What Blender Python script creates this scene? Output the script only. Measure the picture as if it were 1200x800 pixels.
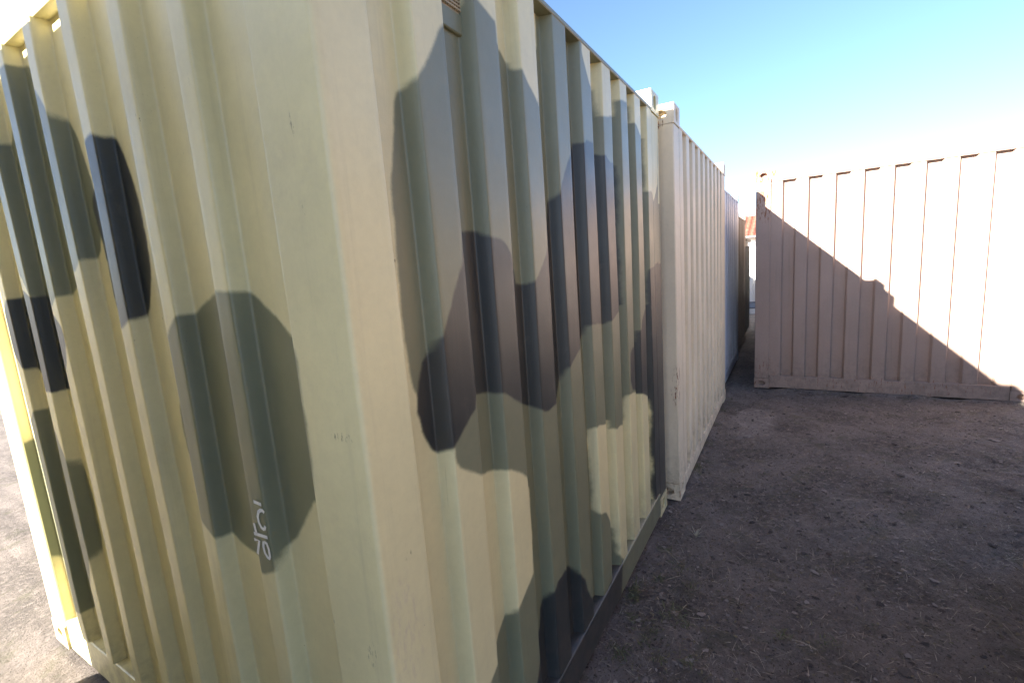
import bpy, math, random
import numpy as np
from mathutils import Vector, Matrix

random.seed(7); rng = np.random.default_rng(7)
sc = bpy.context.scene
for o in list(bpy.data.objects): bpy.data.objects.remove(o)
COL = sc.collection

# ------------------------------------------------------------------ camera
cam_d = bpy.data.cameras.new('camera'); cam = bpy.data.objects.new('camera', cam_d); COL.objects.link(cam)
CR = Vector((0.50448494, -0.86043482, -0.07174158)); CU = Vector((0.16980016, 0.01740151, 0.98532487)); CF = Vector((0.84655942, 0.50926329, -0.15488077))
m = Matrix((CR, CU, -CF)).transposed().to_4x4(); m.translation = Vector((0, -0.70731866, 1.70139364))
cam.matrix_world = m
cam_d.sensor_fit = 'HORIZONTAL'; cam_d.sensor_width = 36; cam_d.lens = 551.166 / 1200 * 36
cam_d.clip_start = 0.02; cam_d.clip_end = 1500
sc.camera = cam

# ------------------------------------------------------------------ sky, sun, exposure
SUN = Vector((-0.9, 0.42, 0.39)).normalized()
el = math.asin(SUN.z); rot = math.atan2(SUN.x, SUN.y)
w = bpy.data.worlds.new('World'); sc.world = w; w.use_nodes = True
nt = w.node_tree; bg = nt.nodes['Background']
sky = nt.nodes.new('ShaderNodeTexSky'); sky.sky_type = 'NISHITA'; sky.sun_disc = False
sky.sun_elevation = el; sky.sun_rotation = rot; sky.air_density = 0.7; sky.dust_density = 1.0; sky.ozone_density = 3.0
nt.links.new(sky.outputs[0], bg.inputs[0]); bg.inputs[1].default_value = 0.05
sd = bpy.data.lights.new('sun', 'SUN'); so = bpy.data.objects.new('sun', sd); COL.objects.link(so)
sd.energy = 4.8; sd.angle = math.radians(0.5); sd.color = (1, 0.93, 0.82)
so.rotation_euler = SUN.to_track_quat('Z', 'Y').to_euler(); so.location = (-5, 6, 9)
sc.view_settings.view_transform = 'Standard'; sc.view_settings.look = 'None'
sc.view_settings.exposure = 3.05; sc.view_settings.gamma = 1
sc.cycles.max_bounces = 8; sc.cycles.diffuse_bounces = 5

# ------------------------------------------------------------------ helpers
WL = {}
def mesh_obj(name, V, F, mat, parent=None, smooth=False, attrs=None):
    V = np.asarray(V, float)
    off = WL.get(parent.name if parent else None, Vector((0, 0, 0)))
    me = bpy.data.meshes.new(name)
    if isinstance(F, np.ndarray):
        n = len(F); k = F.shape[1]
        me.vertices.add(len(V)); me.vertices.foreach_set('co', (V - np.array(off)).astype(np.float32).ravel())
        me.loops.add(n * k); me.loops.foreach_set('vertex_index', F.astype(np.int32).ravel())
        me.polygons.add(n); me.polygons.foreach_set('loop_start', np.arange(0, n * k, k, dtype=np.int32))
        me.polygons.foreach_set('loop_total', np.full(n, k, dtype=np.int32))
        me.update(calc_edges=True)
    else:
        me.from_pydata((V - np.array(off)).tolist(), [], F); me.update()
    me.materials.append(mat)
    if smooth: me.polygons.foreach_set('use_smooth', [True] * len(me.polygons))
    for k_, a in (attrs or {}).items():
        at = me.attributes.new(k_, 'FLOAT', 'POINT'); at.data.foreach_set('value', np.asarray(a, np.float32))
    o = bpy.data.objects.new(name, me); COL.objects.link(o)
    if parent: o.parent = parent; WL[o.name] = off
    else: WL[o.name] = Vector((0, 0, 0))
    return o
def thing(name, label, cat, loc, group=None):
    o = bpy.data.objects.new(name, None); COL.objects.link(o); o.location = loc; o.empty_display_size = 0.2
    o['label'] = label; o['category'] = cat
    if group: o['group'] = group
    WL[o.name] = Vector(loc); return o
def box_vf(a, b, bev=0.0):
    """box with (optionally) chamfered edges"""
    a = np.array(a, float); b = np.array(b, float)
    if bev <= 0:
        V = [(x, y, z) for x in (a[0], b[0]) for y in (a[1], b[1]) for z in (a[2], b[2])]
        F = [(0, 1, 3, 2), (4, 6, 7, 5), (0, 4, 5, 1), (2, 3, 7, 6), (0, 2, 6, 4), (1, 5, 7, 3)]
        return V, F
    V = []; idx = {}
    for ix in (0, 1):
        for iy in (0, 1):
            for iz in (0, 1):
                c = np.array([(a, b)[ix][0], (a, b)[iy][1], (a, b)[iz][2]]); s = np.array([1 - 2 * ix, 1 - 2 * iy, 1 - 2 * iz])
                for ax in range(3):
                    q = c + s * bev; q[ax] = c[ax]; idx[(ix, iy, iz, ax)] = len(V); V.append(tuple(q))
    F = []
    def f(*k): F.append(tuple(idx[i] for i in k))
    for v in (0, 1):
        f((v, 0, 0, 0), (v, 1, 0, 0), (v, 1, 1, 0), (v, 0, 1, 0)); f((0, v, 0, 1), (0, v, 1, 1), (1, v, 1, 1), (1, v, 0, 1)); f((0, 0, v, 2), (1, 0, v, 2), (1, 1, v, 2), (0, 1, v, 2))
    for p in (0, 1):
        for q in (0, 1):
            f((0, p, q, 1), (1, p, q, 1), (1, p, q, 2), (0, p, q, 2)); f((p, 0, q, 0), (p, 1, q, 0), (p, 1, q, 2), (p, 0, q, 2)); f((p, q, 0, 0), (p, q, 1, 0), (p, q, 1, 1), (p, q, 0, 1))
            for r in (0, 1): f((p, q, r, 0), (p, q, r, 1), (p, q, r, 2))
    F = list(dict.fromkeys(F))
    return V, F
def fixn(o):
    import bmesh
    bm = bmesh.new(); bm.from_mesh(o.data); bmesh.ops.recalc_face_normals(bm, faces=bm.faces); bm.to_mesh(o.data); bm.free()
def box(name, a, b, mat, parent=None, bev=0.0):
    V, F = box_vf(a, b, bev); o = mesh_obj(name, V, F, mat, parent)
    if bev: fixn(o)
    return o
def merge(parts):
    V = []; F = []
    for v, f in parts:
        n = len(V); V += [tuple(q) for q in v]; F += [tuple(i + n for i in g) for g in f]
    return V, F

# ------------------------------------------------------------------ materials
class NT:
    def __init__(s, name):
        s.m = bpy.data.materials.new(name); s.m.use_nodes = True; s.t = s.m.node_tree; s.b = s.t.nodes['Principled BSDF']
        s.tc = s.t.nodes.new('ShaderNodeTexCoord'); s.pos = s.t.nodes.new('ShaderNodeNewGeometry').outputs['Position']
    def L(s, a, b): s.t.links.new(a, b)
    def inp(s, sock, v):
        if isinstance(v, (int, float)): sock.default_value = v
        elif isinstance(v, (tuple, list)): sock.default_value = tuple(v) + ((1,) if len(v) == 3 and sock.type == 'RGBA' else ())
        else: s.L(v, sock)
    def math(s, op, a, b=0.0, c=None, clamp=False):
        n = s.t.nodes.new('ShaderNodeMath'); n.operation = op; n.use_clamp = clamp
        s.inp(n.inputs[0], a); s.inp(n.inputs[1], b)
        if c is not None: s.inp(n.inputs[2], c)
        return n.outputs[0]
    def noise(s, scale, detail=4, rough=.55, vec=None, stretch=None, dist=0):
        v = vec or s.pos
        if stretch:
            mp = s.t.nodes.new('ShaderNodeVectorMath'); mp.operation = 'MULTIPLY'; s.L(v, mp.inputs[0]); mp.inputs[1].default_value = stretch; v = mp.outputs[0]
        n = s.t.nodes.new('ShaderNodeTexNoise'); n.inputs['Scale'].default_value = scale; n.inputs['Detail'].default_value = detail
        n.inputs['Roughness'].default_value = rough; n.inputs['Distortion'].default_value = dist; s.L(v, n.inputs['Vector']); return n.outputs[0]
    def ramp(s, fac, a, b, lo=0.0, hi=1.0):
        n = s.t.nodes.new('ShaderNodeMapRange'); n.interpolation_type = 'SMOOTHSTEP'; s.inp(n.inputs[0], fac)
        n.inputs[1].default_value = a; n.inputs[2].default_value = b; n.inputs[3].default_value = lo; n.inputs[4].default_value = hi; return n.outputs[0]
    def mix(s, f, a, b):
        n = s.t.nodes.new('ShaderNodeMix'); n.data_type = 'RGBA'; s.inp(n.inputs[0], f); s.inp(n.inputs[6], a); s.inp(n.inputs[7], b); return n.outputs[2]
    def mulc(s, c, f):
        n = s.t.nodes.new('ShaderNodeVectorMath'); n.operation = 'SCALE'; s.inp(n.inputs[0], c); s.inp(n.inputs[3], f); return n.outputs[0]
    def bump(s, h, dist, strength=1.0, prev=None):
        n = s.t.nodes.new('ShaderNodeBump'); n.inputs['Strength'].default_value = strength; n.inputs['Distance'].default_value = dist
        s.L(h, n.inputs['Height'])
        if prev is not None: s.L(prev, n.inputs['Normal'])
        return n.outputs[0]
    def attr(s, name):
        n = s.t.nodes.new('ShaderNodeAttribute'); n.attribute_name = name; return n.outputs['Fac']
    def spot(s, c, r):
        """soft ellipsoid mask round a world point"""
        a = s.t.nodes.new('ShaderNodeVectorMath'); a.operation = 'SUBTRACT'; s.L(s.pos, a.inputs[0]); a.inputs[1].default_value = c
        b = s.t.nodes.new('ShaderNodeVectorMath'); b.operation = 'DIVIDE'; s.L(a.outputs[0], b.inputs[0]); b.inputs[1].default_value = r
        l = s.t.nodes.new('ShaderNodeVectorMath'); l.operation = 'LENGTH'; s.L(b.outputs[0], l.inputs[0])
        return s.ramp(l.outputs['Value'], 1.0, 0.55)

def paint(name, col, rough=.42, rust=0.3, dirt=.35, spots=(), camo=None, marks=(), scuffs=()):
    n = NT(name)
    c = col
    if camo:
        ol, dk = camo
        wob = n.math('MULTIPLY', n.math('SUBTRACT', n.noise(7, 5, .6), .5), .026)
        fz = n.math('MULTIPLY', n.math('SUBTRACT', n.noise(700, 2, .7), .5), .010)
        so_ = n.math('ADD', n.math('ADD', n.attr('olive_edge'), wob), fz); sk_ = n.math('ADD', n.math('ADD', n.attr('dark_edge'), wob), fz)
        c = n.mix(n.ramp(so_, -.0065, .0065), c, ol); c = n.mix(n.ramp(sk_, -.0065, .0065), c, dk)
    # broad uneven fading of the paint, fine mottling, rain streaks
    c = n.mulc(c, n.ramp(n.noise(1.7, 4, .6), .3, .7, .93, 1.06))
    c = n.mulc(c, n.ramp(n.noise(38, 5, .7), .25, .75, .965, 1.03))
    streak = n.noise(1.0, 4, .65, stretch=(26, 26, 1.1))
    dcol = (0.16, 0.135, 0.105)
    c = n.mix(n.math('MULTIPLY', n.ramp(streak, .52, .78), dirt * .5), c, dcol)
    sep = n.t.nodes.new('ShaderNodeSeparateXYZ'); n.L(n.pos, sep.inputs[0])
    low = n.ramp(sep.outputs[2], .55, .02); splash = n.math('MULTIPLY', low, n.ramp(n.noise(14, 6, .7), .35, .7))
    c = n.mix(n.math('MULTIPLY', splash, .55), c, (0.11, 0.085, 0.07))
    speck = n.math('MULTIPLY', n.ramp(n.noise(260, 2, .5), .70, .74), n.ramp(n.noise(6, 4, .6), .45, .7)); c = n.mix(n.math('MULTIPLY', speck, .35), c, (0.17, 0.145, 0.11))
    # thin scratches and faint handling rubs
    scr = n.math('MULTIPLY', n.ramp(n.noise(30, 3, .5, stretch=(6, 6, .18), dist=.4), .70, .73), n.ramp(n.noise(2.3, 3, .6), .52, .66)); c = n.mix(n.math('MULTIPLY', scr, .28), c, (0.20, 0.17, 0.13))
    c = n.mix(n.math('MULTIPLY', n.ramp(n.noise(4.5, 7, .75), .55, .75), .16), c, (0.30, 0.25, 0.19))
    # tiny chips
    chip = n.math('MULTIPLY', n.ramp(n.noise(95, 3, .6, stretch=(1, 1, .35)), .735, .76), n.ramp(n.noise(3.1, 3), .5, .62))
    c = n.mix(n.math('MULTIPLY', chip, .7), c, (0.07, 0.055, 0.04))
    for (p, r) in marks:      # dark rubs
        mk = n.math('MULTIPLY', n.spot(p, r), n.ramp(n.noise(150, 5, .8, stretch=(1, 1, .22)), .52, .62)); c = n.mix(n.math('MULTIPLY', mk, .75), c, (0.06, 0.052, 0.035))
    for (p, r) in scuffs:     # pale scuffs
        mk = n.math('MULTIPLY', n.spot(p, r), n.ramp(n.noise(60, 6, .75, stretch=(1.5, 1.5, .5)), .46, .66)); c = n.mix(n.math('MULTIPLY', mk, .38), c, (0.45, 0.36, 0.29))
    h = n.noise(420, 3, .6)
    rmask = None
    if rust > 0:
        rn = n.noise(16, 7, .72, stretch=(1, 1, .6))
        rmask = n.ramp(rn, .74 - rust * .12, .80 - rust * .12)
    for (p, r, th) in spots:
        q = n.math('MULTIPLY', n.spot(p, r), n.ramp(n.noise(30, 7, .8, stretch=(2.2, 2.2, .38)), th, th + .05))
        rmask = q if rmask is None else n.math('MAXIMUM', rmask, q)
    ro = rough
    if rmask is not None:
        rc = n.mix(n.ramp(n.noise(60, 5, .7), .35, .65), (0.10, 0.032, 0.014), (0.27, 0.10, 0.04))
        c = n.mix(rmask, c, rc); ro = n.math('ADD', n.math('MULTIPLY', rmask, .4), rough)
    n.inp(n.b.inputs['Base Color'], c)
    ro2 = n.math('ADD', ro, n.math('MULTIPLY', n.math('SUBTRACT', n.noise(5, 5, .6), .5), .22))
    n.inp(n.b.inputs['Roughness'], ro2)
    b1 = n.bump(h, .0006, .5); b2 = n.bump(n.noise(3.2, 2, .5), .012, .35, b1)
    n.L(b2, n.b.inputs['Normal'])
    return n.m
def flat(name, col, rough=.6, metal=0, var=.15, scale=30):
    n = NT(name); n.inp(n.b.inputs['Base Color'], n.mulc(col, n.ramp(n.noise(scale, 5, .65), .3, .7, 1 - var, 1 + var)))
    n.b.inputs['Roughness'].default_value = rough; n.b.inputs['Metallic'].default_value = metal
    n.L(n.bump(n.noise(scale * 6, 3), .002, .4), n.b.inputs['Normal']); return n.m

TAN = (0.65, 0.585, 0.335)
# paint patch outlines measured on the side wall (metres along the wall, metres up)
POLY = {
'olive_main': [(0.964,2.263),(0.901,2.176),(0.893,2.164),(0.876,2.142),(0.860,2.125),(0.854,2.117),(0.850,2.104),(0.837,2.096),(0.827,2.074),(0.821,2.046),(0.818,2.037),(0.812,2.009),(0.809,2.000),(0.805,1.982),(0.800,1.963),(0.788,1.903),(0.786,1.885),(0.786,1.857),(0.785,1.848),(0.785,1.829),(0.784,1.820),(0.784,1.801),(0.783,1.792),(0.783,1.764),(0.782,1.754),(0.782,1.726),(0.781,1.717),(0.781,1.641),(0.780,1.631),(0.780,1.554),(0.781,1.544),(0.781,1.534),(0.782,1.524),(0.782,1.504),(0.785,1.473),(0.787,1.463),(0.789,1.442),(0.799,1.420),(0.799,1.378),(0.800,1.367),(0.800,1.334),(0.821,1.294),(0.829,1.281),(0.848,1.265),(0.858,1.273),(0.865,1.274),(0.868,1.239),(0.882,1.217),(0.934,1.184),(0.951,1.171),(0.970,1.158),(1.038,1.121),(1.074,1.116),(1.090,1.111),(1.094,1.111),(1.102,1.113),(1.122,1.106),(1.182,1.071),(1.209,1.046),(1.214,1.026),(1.294,0.964),(1.294,0.931),(1.293,0.914),(1.293,0.830),(1.292,0.813),(1.292,0.796),(1.291,0.780),(1.291,0.764),(1.214,0.804),(1.213,0.789),(1.213,0.774),(1.210,0.729),(1.210,0.713),(1.147,0.683),(1.135,0.678),(1.123,0.672),(1.109,0.667),(1.100,0.663),(1.092,0.644),(1.086,0.637),(1.076,0.629),(1.056,0.615),(1.047,0.607),(1.037,0.600),(1.033,0.587),(0.969,0.641),(0.967,0.611),(0.967,0.596),(0.966,0.581),(0.925,0.557),(0.916,0.551),(0.898,0.541),(0.881,0.530),(0.872,0.525),(0.864,0.519),(0.860,0.508),(0.873,0.497),(0.911,0.460),(0.930,0.440),(0.972,0.400),(1.055,0.297),(1.078,0.273),(1.091,0.265),(1.100,0.269),(1.111,0.263),(1.165,0.211),(1.192,0.183),(1.297,0.058),(1.329,0.027),(1.340,0.031),(1.349,0.030),(1.420,-0.040),(1.548,-0.188),(1.575,-0.210),(1.586,-0.204),(1.673,-0.289),(1.697,-0.292),(1.816,-0.405),(1.819,-0.382),(1.823,-0.359),(1.829,-0.314),(1.854,-0.316),(1.882,-0.320),(1.911,-0.325),(2.057,-0.451),(2.060,-0.426),(2.064,-0.402),(2.070,-0.353),(2.098,-0.353),(2.166,-0.363),(2.302,-0.463),(2.306,-0.437),(2.309,-0.411),(2.313,-0.386),(2.392,-0.398),(2.544,-0.500),(2.552,-0.444),(2.564,-0.424),(2.657,-0.438),(2.790,-0.512),(2.794,-0.483),(2.807,-0.460),(2.860,-0.468),(2.914,-0.477),(3.088,-0.503),(3.112,0.139),(3.001,0.251),(3.000,0.281),(3.000,0.401),(2.999,0.431),(2.999,0.549),(2.998,0.578),(2.998,0.665),(2.997,0.694),(2.997,0.809),(2.996,0.838),(2.996,0.951),(2.995,0.979),(2.995,1.090),(2.994,1.118),(2.994,1.200),(2.993,1.228),(2.993,1.336),(2.992,1.363),(2.992,1.496),(2.991,1.523),(2.991,1.628),(2.990,1.654),(2.990,1.706),(2.996,1.783),(2.997,1.809),(3.011,1.988),(3.012,2.013),(3.026,2.190),(3.029,2.215),(3.031,2.240),(3.034,2.265),(3.036,2.290),(3.039,2.315),(3.041,2.340),(3.044,2.365),(3.046,2.390),(3.049,2.414),(3.053,2.464),(3.056,2.489),(3.058,2.514),(3.061,2.538),(3.065,2.588),(3.068,2.612),(3.070,2.637),(3.073,2.661),(3.075,2.686),(3.078,2.710),(3.082,2.759),(3.085,2.784),(3.089,2.832),(3.092,2.857),(3.094,2.881),(3.097,2.905),(3.019,2.896),(2.945,2.886),(2.874,2.878),(2.806,2.869),(2.793,2.883),(2.787,2.900),(2.619,2.846),(2.562,2.839),(2.551,2.852),(2.546,2.868),(2.402,2.819),(2.353,2.813),(2.312,2.811),(2.304,2.840),(2.173,2.791),(2.092,2.781),(2.069,2.785),(2.057,2.824),(1.911,2.759),(1.846,2.751),(1.827,2.754),(1.824,2.766),(1.820,2.778),(1.817,2.790),(1.805,2.797),(1.672,2.729),(1.596,2.720),(1.579,2.729),(1.573,2.733),(1.451,2.659),(1.421,2.644),(1.393,2.631),(1.365,2.617),(1.344,2.608),(1.340,2.611),(1.336,2.613),(1.332,2.616),(1.315,2.609),(1.290,2.597),(1.192,2.534),(1.170,2.523),(1.125,2.502),(1.103,2.491),(1.099,2.494),(1.095,2.496),(1.095,2.487),(1.094,2.478),(1.094,2.468),(1.093,2.459),(1.093,2.440),(1.092,2.430),(1.092,2.411),(1.091,2.401),(1.091,2.382),(1.090,2.372),(1.088,2.363),(1.070,2.325),(1.047,2.311)],
'tan_wedge': [(1.140,2.509),(1.138,2.499),(1.137,2.488),(1.135,2.477),(1.134,2.467),(1.132,2.456),(1.131,2.446),(1.129,2.435),(1.128,2.425),(1.124,2.404),(1.123,2.393),(1.121,2.382),(1.178,2.370),(1.193,2.366),(1.208,2.363),(1.208,2.340),(1.207,2.329),(1.207,2.306),(1.294,2.335),(1.318,2.316),(1.331,2.307),(1.334,2.292),(1.340,2.287),(1.353,2.286),(1.377,2.264),(1.439,2.216),(1.452,2.207),(1.453,2.220),(1.453,2.247),(1.454,2.260),(1.454,2.287),(1.455,2.300),(1.455,2.326),(1.456,2.339),(1.456,2.365),(1.547,2.421),(1.548,2.434),(1.548,2.462),(1.549,2.476),(1.549,2.503),(1.550,2.516),(1.550,2.544),(1.551,2.557),(1.551,2.571),(1.553,2.597),(1.553,2.610),(1.558,2.676),(1.558,2.689),(1.561,2.728),(1.439,2.653),(1.382,2.625),(1.354,2.612),(1.342,2.609),(1.338,2.612),(1.334,2.614),(1.330,2.617),(1.305,2.604),(1.205,2.540),(1.183,2.530),(1.161,2.519)],
'tan_top': [(1.846,2.587),(1.846,2.573),(1.847,2.558),(1.847,2.513),(1.848,2.498),(1.881,2.454),(1.929,2.397),(2.057,2.423),(2.057,2.404),(2.058,2.386),(2.058,2.349),(2.059,2.330),(2.059,2.311),(2.065,2.310),(2.071,2.308),(2.129,2.322),(2.301,2.368),(2.302,2.392),(2.302,2.416),(2.303,2.440),(2.310,2.437),(2.355,2.445),(2.545,2.473),(2.548,2.391),(2.587,2.386),(2.617,2.369),(2.648,2.350),(2.788,2.357),(2.788,2.075),(2.795,2.072),(2.872,2.077),(2.906,2.025),(2.932,2.052),(3.011,2.138),(3.020,2.213),(3.022,2.238),(3.052,2.488),(3.054,2.513),(3.078,2.710),(2.927,2.702),(2.856,2.699),(2.796,2.698),(2.791,2.716),(2.662,2.689),(2.603,2.685),(2.554,2.686),(2.545,2.719),(2.388,2.674),(2.328,2.664),(2.309,2.672),(2.304,2.684),(2.162,2.638),(2.112,2.630),(2.070,2.625),(2.060,2.648),(1.928,2.601),(1.886,2.594)],
'tan_patch': [(1.816,0.979),(1.818,0.991),(1.825,1.000),(1.855,1.001),(2.057,0.950),(2.061,0.912),(2.068,0.913),(2.102,0.903),(2.143,0.908),(2.301,0.871),(2.301,0.925),(2.302,0.951),(2.302,0.977),(2.305,0.996),(2.311,1.011),(2.372,1.011),(2.546,0.953),(2.567,0.949),(2.787,0.849),(2.788,0.817),(2.790,0.784),(2.790,0.703),(2.791,0.675),(2.791,0.280),(2.792,0.249),(2.792,0.188),(2.793,0.157),(2.789,0.129),(2.650,0.178),(2.606,0.174),(2.563,0.171),(2.552,0.149),(2.549,0.122),(2.545,0.095),(2.401,0.159),(2.326,0.153),(2.309,0.133),(2.304,0.104),(2.171,0.167),(2.078,0.238),(2.066,0.257),(2.061,0.272),(2.061,0.298),(2.060,0.323),(2.060,0.374),(2.059,0.399),(1.937,0.500),(1.891,0.577),(1.829,0.604),(1.820,0.621),(1.817,0.647),(1.816,0.669),(1.816,0.756),(1.815,0.778),(1.815,0.956)],
'dark_main': [(1.033,1.806),(1.053,1.806),(1.075,1.807),(1.090,1.807),(1.094,1.800),(1.104,1.789),(1.132,1.786),(1.160,1.777),(1.185,1.759),(1.209,1.733),(1.213,1.707),(1.290,1.693),(1.296,1.651),(1.333,1.647),(1.344,1.655),(1.352,1.658),(1.369,1.672),(1.401,1.701),(1.430,1.729),(1.450,1.759),(1.454,1.789),(1.455,1.804),(1.548,1.826),(1.550,1.842),(1.551,1.858),(1.559,1.922),(1.576,1.930),(1.581,1.942),(1.587,1.949),(1.600,1.977),(1.656,2.054),(1.692,2.096),(1.805,2.144),(1.812,2.167),(1.819,2.166),(1.825,2.164),(1.845,2.166),(1.852,2.177),(1.930,2.177),(1.937,2.156),(2.057,2.161),(2.065,2.156),(2.095,2.156),(2.105,2.145),(2.143,2.134),(2.300,2.144),(2.301,2.125),(2.301,2.085),(2.302,2.065),(2.302,2.025),(2.303,2.005),(2.303,1.732),(2.302,1.710),(2.302,1.479),(2.161,1.456),(2.102,1.433),(2.067,1.426),(2.059,1.415),(1.898,1.437),(1.838,1.444),(1.820,1.443),(1.815,1.422),(1.813,1.404),(1.808,1.386),(1.698,1.388),(1.694,1.372),(1.653,1.354),(1.599,1.325),(1.584,1.316),(1.579,1.304),(1.576,1.287),(1.572,1.270),(1.551,1.225),(1.548,1.206),(1.455,1.217),(1.389,1.209),(1.360,1.215),(1.343,1.223),(1.325,1.238),(1.298,1.252),(1.208,1.289),(1.161,1.318),(1.138,1.331),(1.117,1.345),(1.090,1.351),(1.043,1.359),(0.970,1.367),(0.965,1.344),(0.939,1.328),(0.927,1.319),(0.905,1.304),(0.895,1.298),(0.867,1.278),(0.860,1.275),(0.848,1.263),(0.830,1.278),(0.802,1.332),(0.800,1.345),(0.797,1.358),(0.795,1.371),(0.792,1.383),(0.796,1.408),(0.797,1.421),(0.807,1.445),(0.810,1.455),(0.814,1.465),(0.817,1.475),(0.821,1.485),(0.824,1.495),(0.840,1.508),(0.848,1.519),(0.850,1.531),(0.854,1.547),(0.861,1.550),(0.871,1.572),(0.891,1.604),(0.905,1.625),(0.920,1.657),(0.962,1.719),(0.964,1.731),(0.965,1.742),(0.967,1.754),(0.968,1.765),(0.970,1.777),(0.971,1.788)],
'dark_end': [(2.987,1.675),(2.889,1.647),(2.795,1.636),(2.790,1.622),(2.790,1.595),(2.789,1.567),(2.789,1.540),(2.788,1.512),(2.788,1.484),(2.787,1.456),(2.787,1.428),(2.646,1.413),(2.620,1.387),(2.593,1.362),(2.571,1.313),(2.546,1.312),(2.544,1.245),(2.386,1.242),(2.349,1.217),(2.347,1.195),(2.344,1.173),(2.342,1.151),(2.339,1.129),(2.337,1.107),(2.334,1.085),(2.374,1.027),(2.547,0.957),(2.568,0.954),(2.787,0.852),(2.788,0.818),(2.790,0.784),(2.790,0.703),(2.791,0.675),(2.791,0.331),(2.790,0.302),(2.790,0.272),(2.794,0.158),(2.882,0.136),(3.011,0.094),(3.008,0.187),(3.008,0.218),(3.005,0.309),(3.005,0.340),(3.001,0.460),(3.001,0.489),(2.998,0.578),(2.998,0.608),(2.995,0.695),(2.995,0.724),(2.992,0.810),(2.992,0.839),(2.990,0.896),(2.990,1.068),(2.989,1.097),(2.989,1.294),(2.988,1.321),(2.988,1.540),(2.987,1.568),(2.987,1.648)],
'dark_low': [(1.560,0.507),(1.443,0.575),(1.395,0.573),(1.372,0.571),(1.359,0.553),(1.342,0.551),(1.332,0.526),(1.324,0.509),(1.309,0.499),(1.303,0.466),(1.299,0.450),(1.293,0.418),(1.214,0.478),(1.214,0.460),(1.213,0.443),(1.213,0.389),(1.206,0.377),(1.200,0.364),(1.193,0.352),(1.181,0.327),(1.167,0.307),(1.161,0.296),(1.154,0.286),(1.148,0.276),(1.141,0.266),(1.197,0.213),(1.302,0.091),(1.331,0.063),(1.336,0.066),(1.341,0.068),(1.353,0.063),(1.424,-0.006),(1.553,-0.151),(1.576,-0.168),(1.587,-0.162),(1.595,-0.149),(1.624,-0.113),(1.633,-0.100),(1.653,-0.076),(1.662,-0.063),(1.692,-0.025),(1.808,-0.119),(1.815,-0.102),(1.817,-0.056),(1.819,-0.033),(1.821,0.013),(1.827,0.081),(1.835,0.100),(1.921,0.128),(2.057,0.043),(2.060,0.068),(2.062,0.093),(2.065,0.118),(2.067,0.142),(2.070,0.167),(2.086,0.182),(2.063,0.170),(2.060,0.144),(1.931,0.213),(1.870,0.205),(1.841,0.206),(1.827,0.195),(1.818,0.135),(1.806,0.175),(1.680,0.297),(1.642,0.360),(1.626,0.414),(1.586,0.466),(1.582,0.480),(1.577,0.494)],
}
STROKES = [[(0.4223,1.1807),(0.3907,1.1787)],[(0.3832,1.1591),(0.3894,1.1634),(0.3985,1.1625),(0.4080,1.1560),(0.4151,1.1415),(0.4137,1.1264),(0.4065,1.1155),(0.3992,1.1120),(0.3920,1.1153),(0.3886,1.1231)],[(0.4368,1.1199),(0.4330,1.0931)],[(0.4447,1.0907),(0.3865,1.0931)],[(0.4475,1.0732),(0.4258,1.0749),(0.4431,1.0344)],[(0.4055,1.0768),(0.3946,1.0750),(0.3895,1.0603),(0.3896,1.0419),(0.3939,1.0347),(0.4009,1.0365),(0.4092,1.0458),(0.4116,1.0614),(0.4091,1.0725),(0.4055,1.0768)]]
POLY_END = [(0.357,1.675),(0.345,1.666),(0.333,1.657),(0.321,1.648),(0.309,1.640),(0.297,1.631),(0.286,1.622),(0.277,1.614),(0.269,1.606),(0.260,1.597),(0.255,1.586),(0.183,1.584),(0.180,1.575),(0.176,1.566),(0.173,1.557),(0.173,1.548),(0.172,1.539),(0.171,1.530),(0.171,1.520),(0.171,1.511),(0.171,1.501),(0.170,1.491),(0.170,1.481),(0.170,1.471),(0.170,1.461),(0.170,1.451),(0.170,1.441),(0.170,1.431),(0.170,1.421),(0.171,1.411),(0.171,1.401),(0.171,1.391),(0.172,1.381),(0.172,1.370),(0.172,1.359),(0.173,1.348),(0.173,1.337),(0.173,1.326),(0.173,1.315),(0.174,1.304),(0.175,1.292),(0.175,1.280),(0.176,1.268),(0.177,1.255),(0.179,1.242),(0.184,1.231),(0.258,1.183),(0.264,1.171),(0.276,1.158),(0.288,1.144),(0.301,1.131),(0.313,1.118),(0.325,1.104),(0.338,1.090),(0.350,1.076),(0.363,1.062),(0.377,1.048),(0.379,1.043),(0.380,1.037),(0.381,1.032),(0.382,1.029),(0.384,1.027),(0.385,1.014),(0.387,1.000),(0.407,0.990),(0.428,0.979),(0.482,0.976),(0.536,0.984),(0.588,0.998),(0.636,1.019),(0.681,1.046),(0.721,1.079),(0.755,1.116),(0.782,1.157),(0.802,1.201),(0.815,1.247),(0.820,1.295),(0.817,1.352),(0.806,1.410),(0.787,1.465),(0.761,1.516),(0.729,1.563),(0.690,1.604),(0.646,1.639),(0.598,1.666),(0.547,1.686),(0.494,1.697),(0.440,1.700),(0.386,1.694)]
M_C1 = paint('camouflage_paint', TAN, rough=.38, rust=0.16, dirt=.30, camo=((0.185, 0.190, 0.118), (0.033, 0.037, 0.036)),
             marks=[((.594, .058, .90), (.03, .022, .04)), ((.673, .0, 1.102), (.014, .05, .014)), ((.594, .172, .934), (.03, .008, .012)), ((.594, .087, 1.99), (.03, .008, .03)), ((.594, .084, 1.842), (.03, .007, .018)), ((.594, .06, 1.39), (.02, .04, .012))],
             scuffs=[((.645, 0, .93), (.06, .05, .18)), ((2.55, 0, .22), (.35, .06, .05))])
M_RAIL = M_C1
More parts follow.
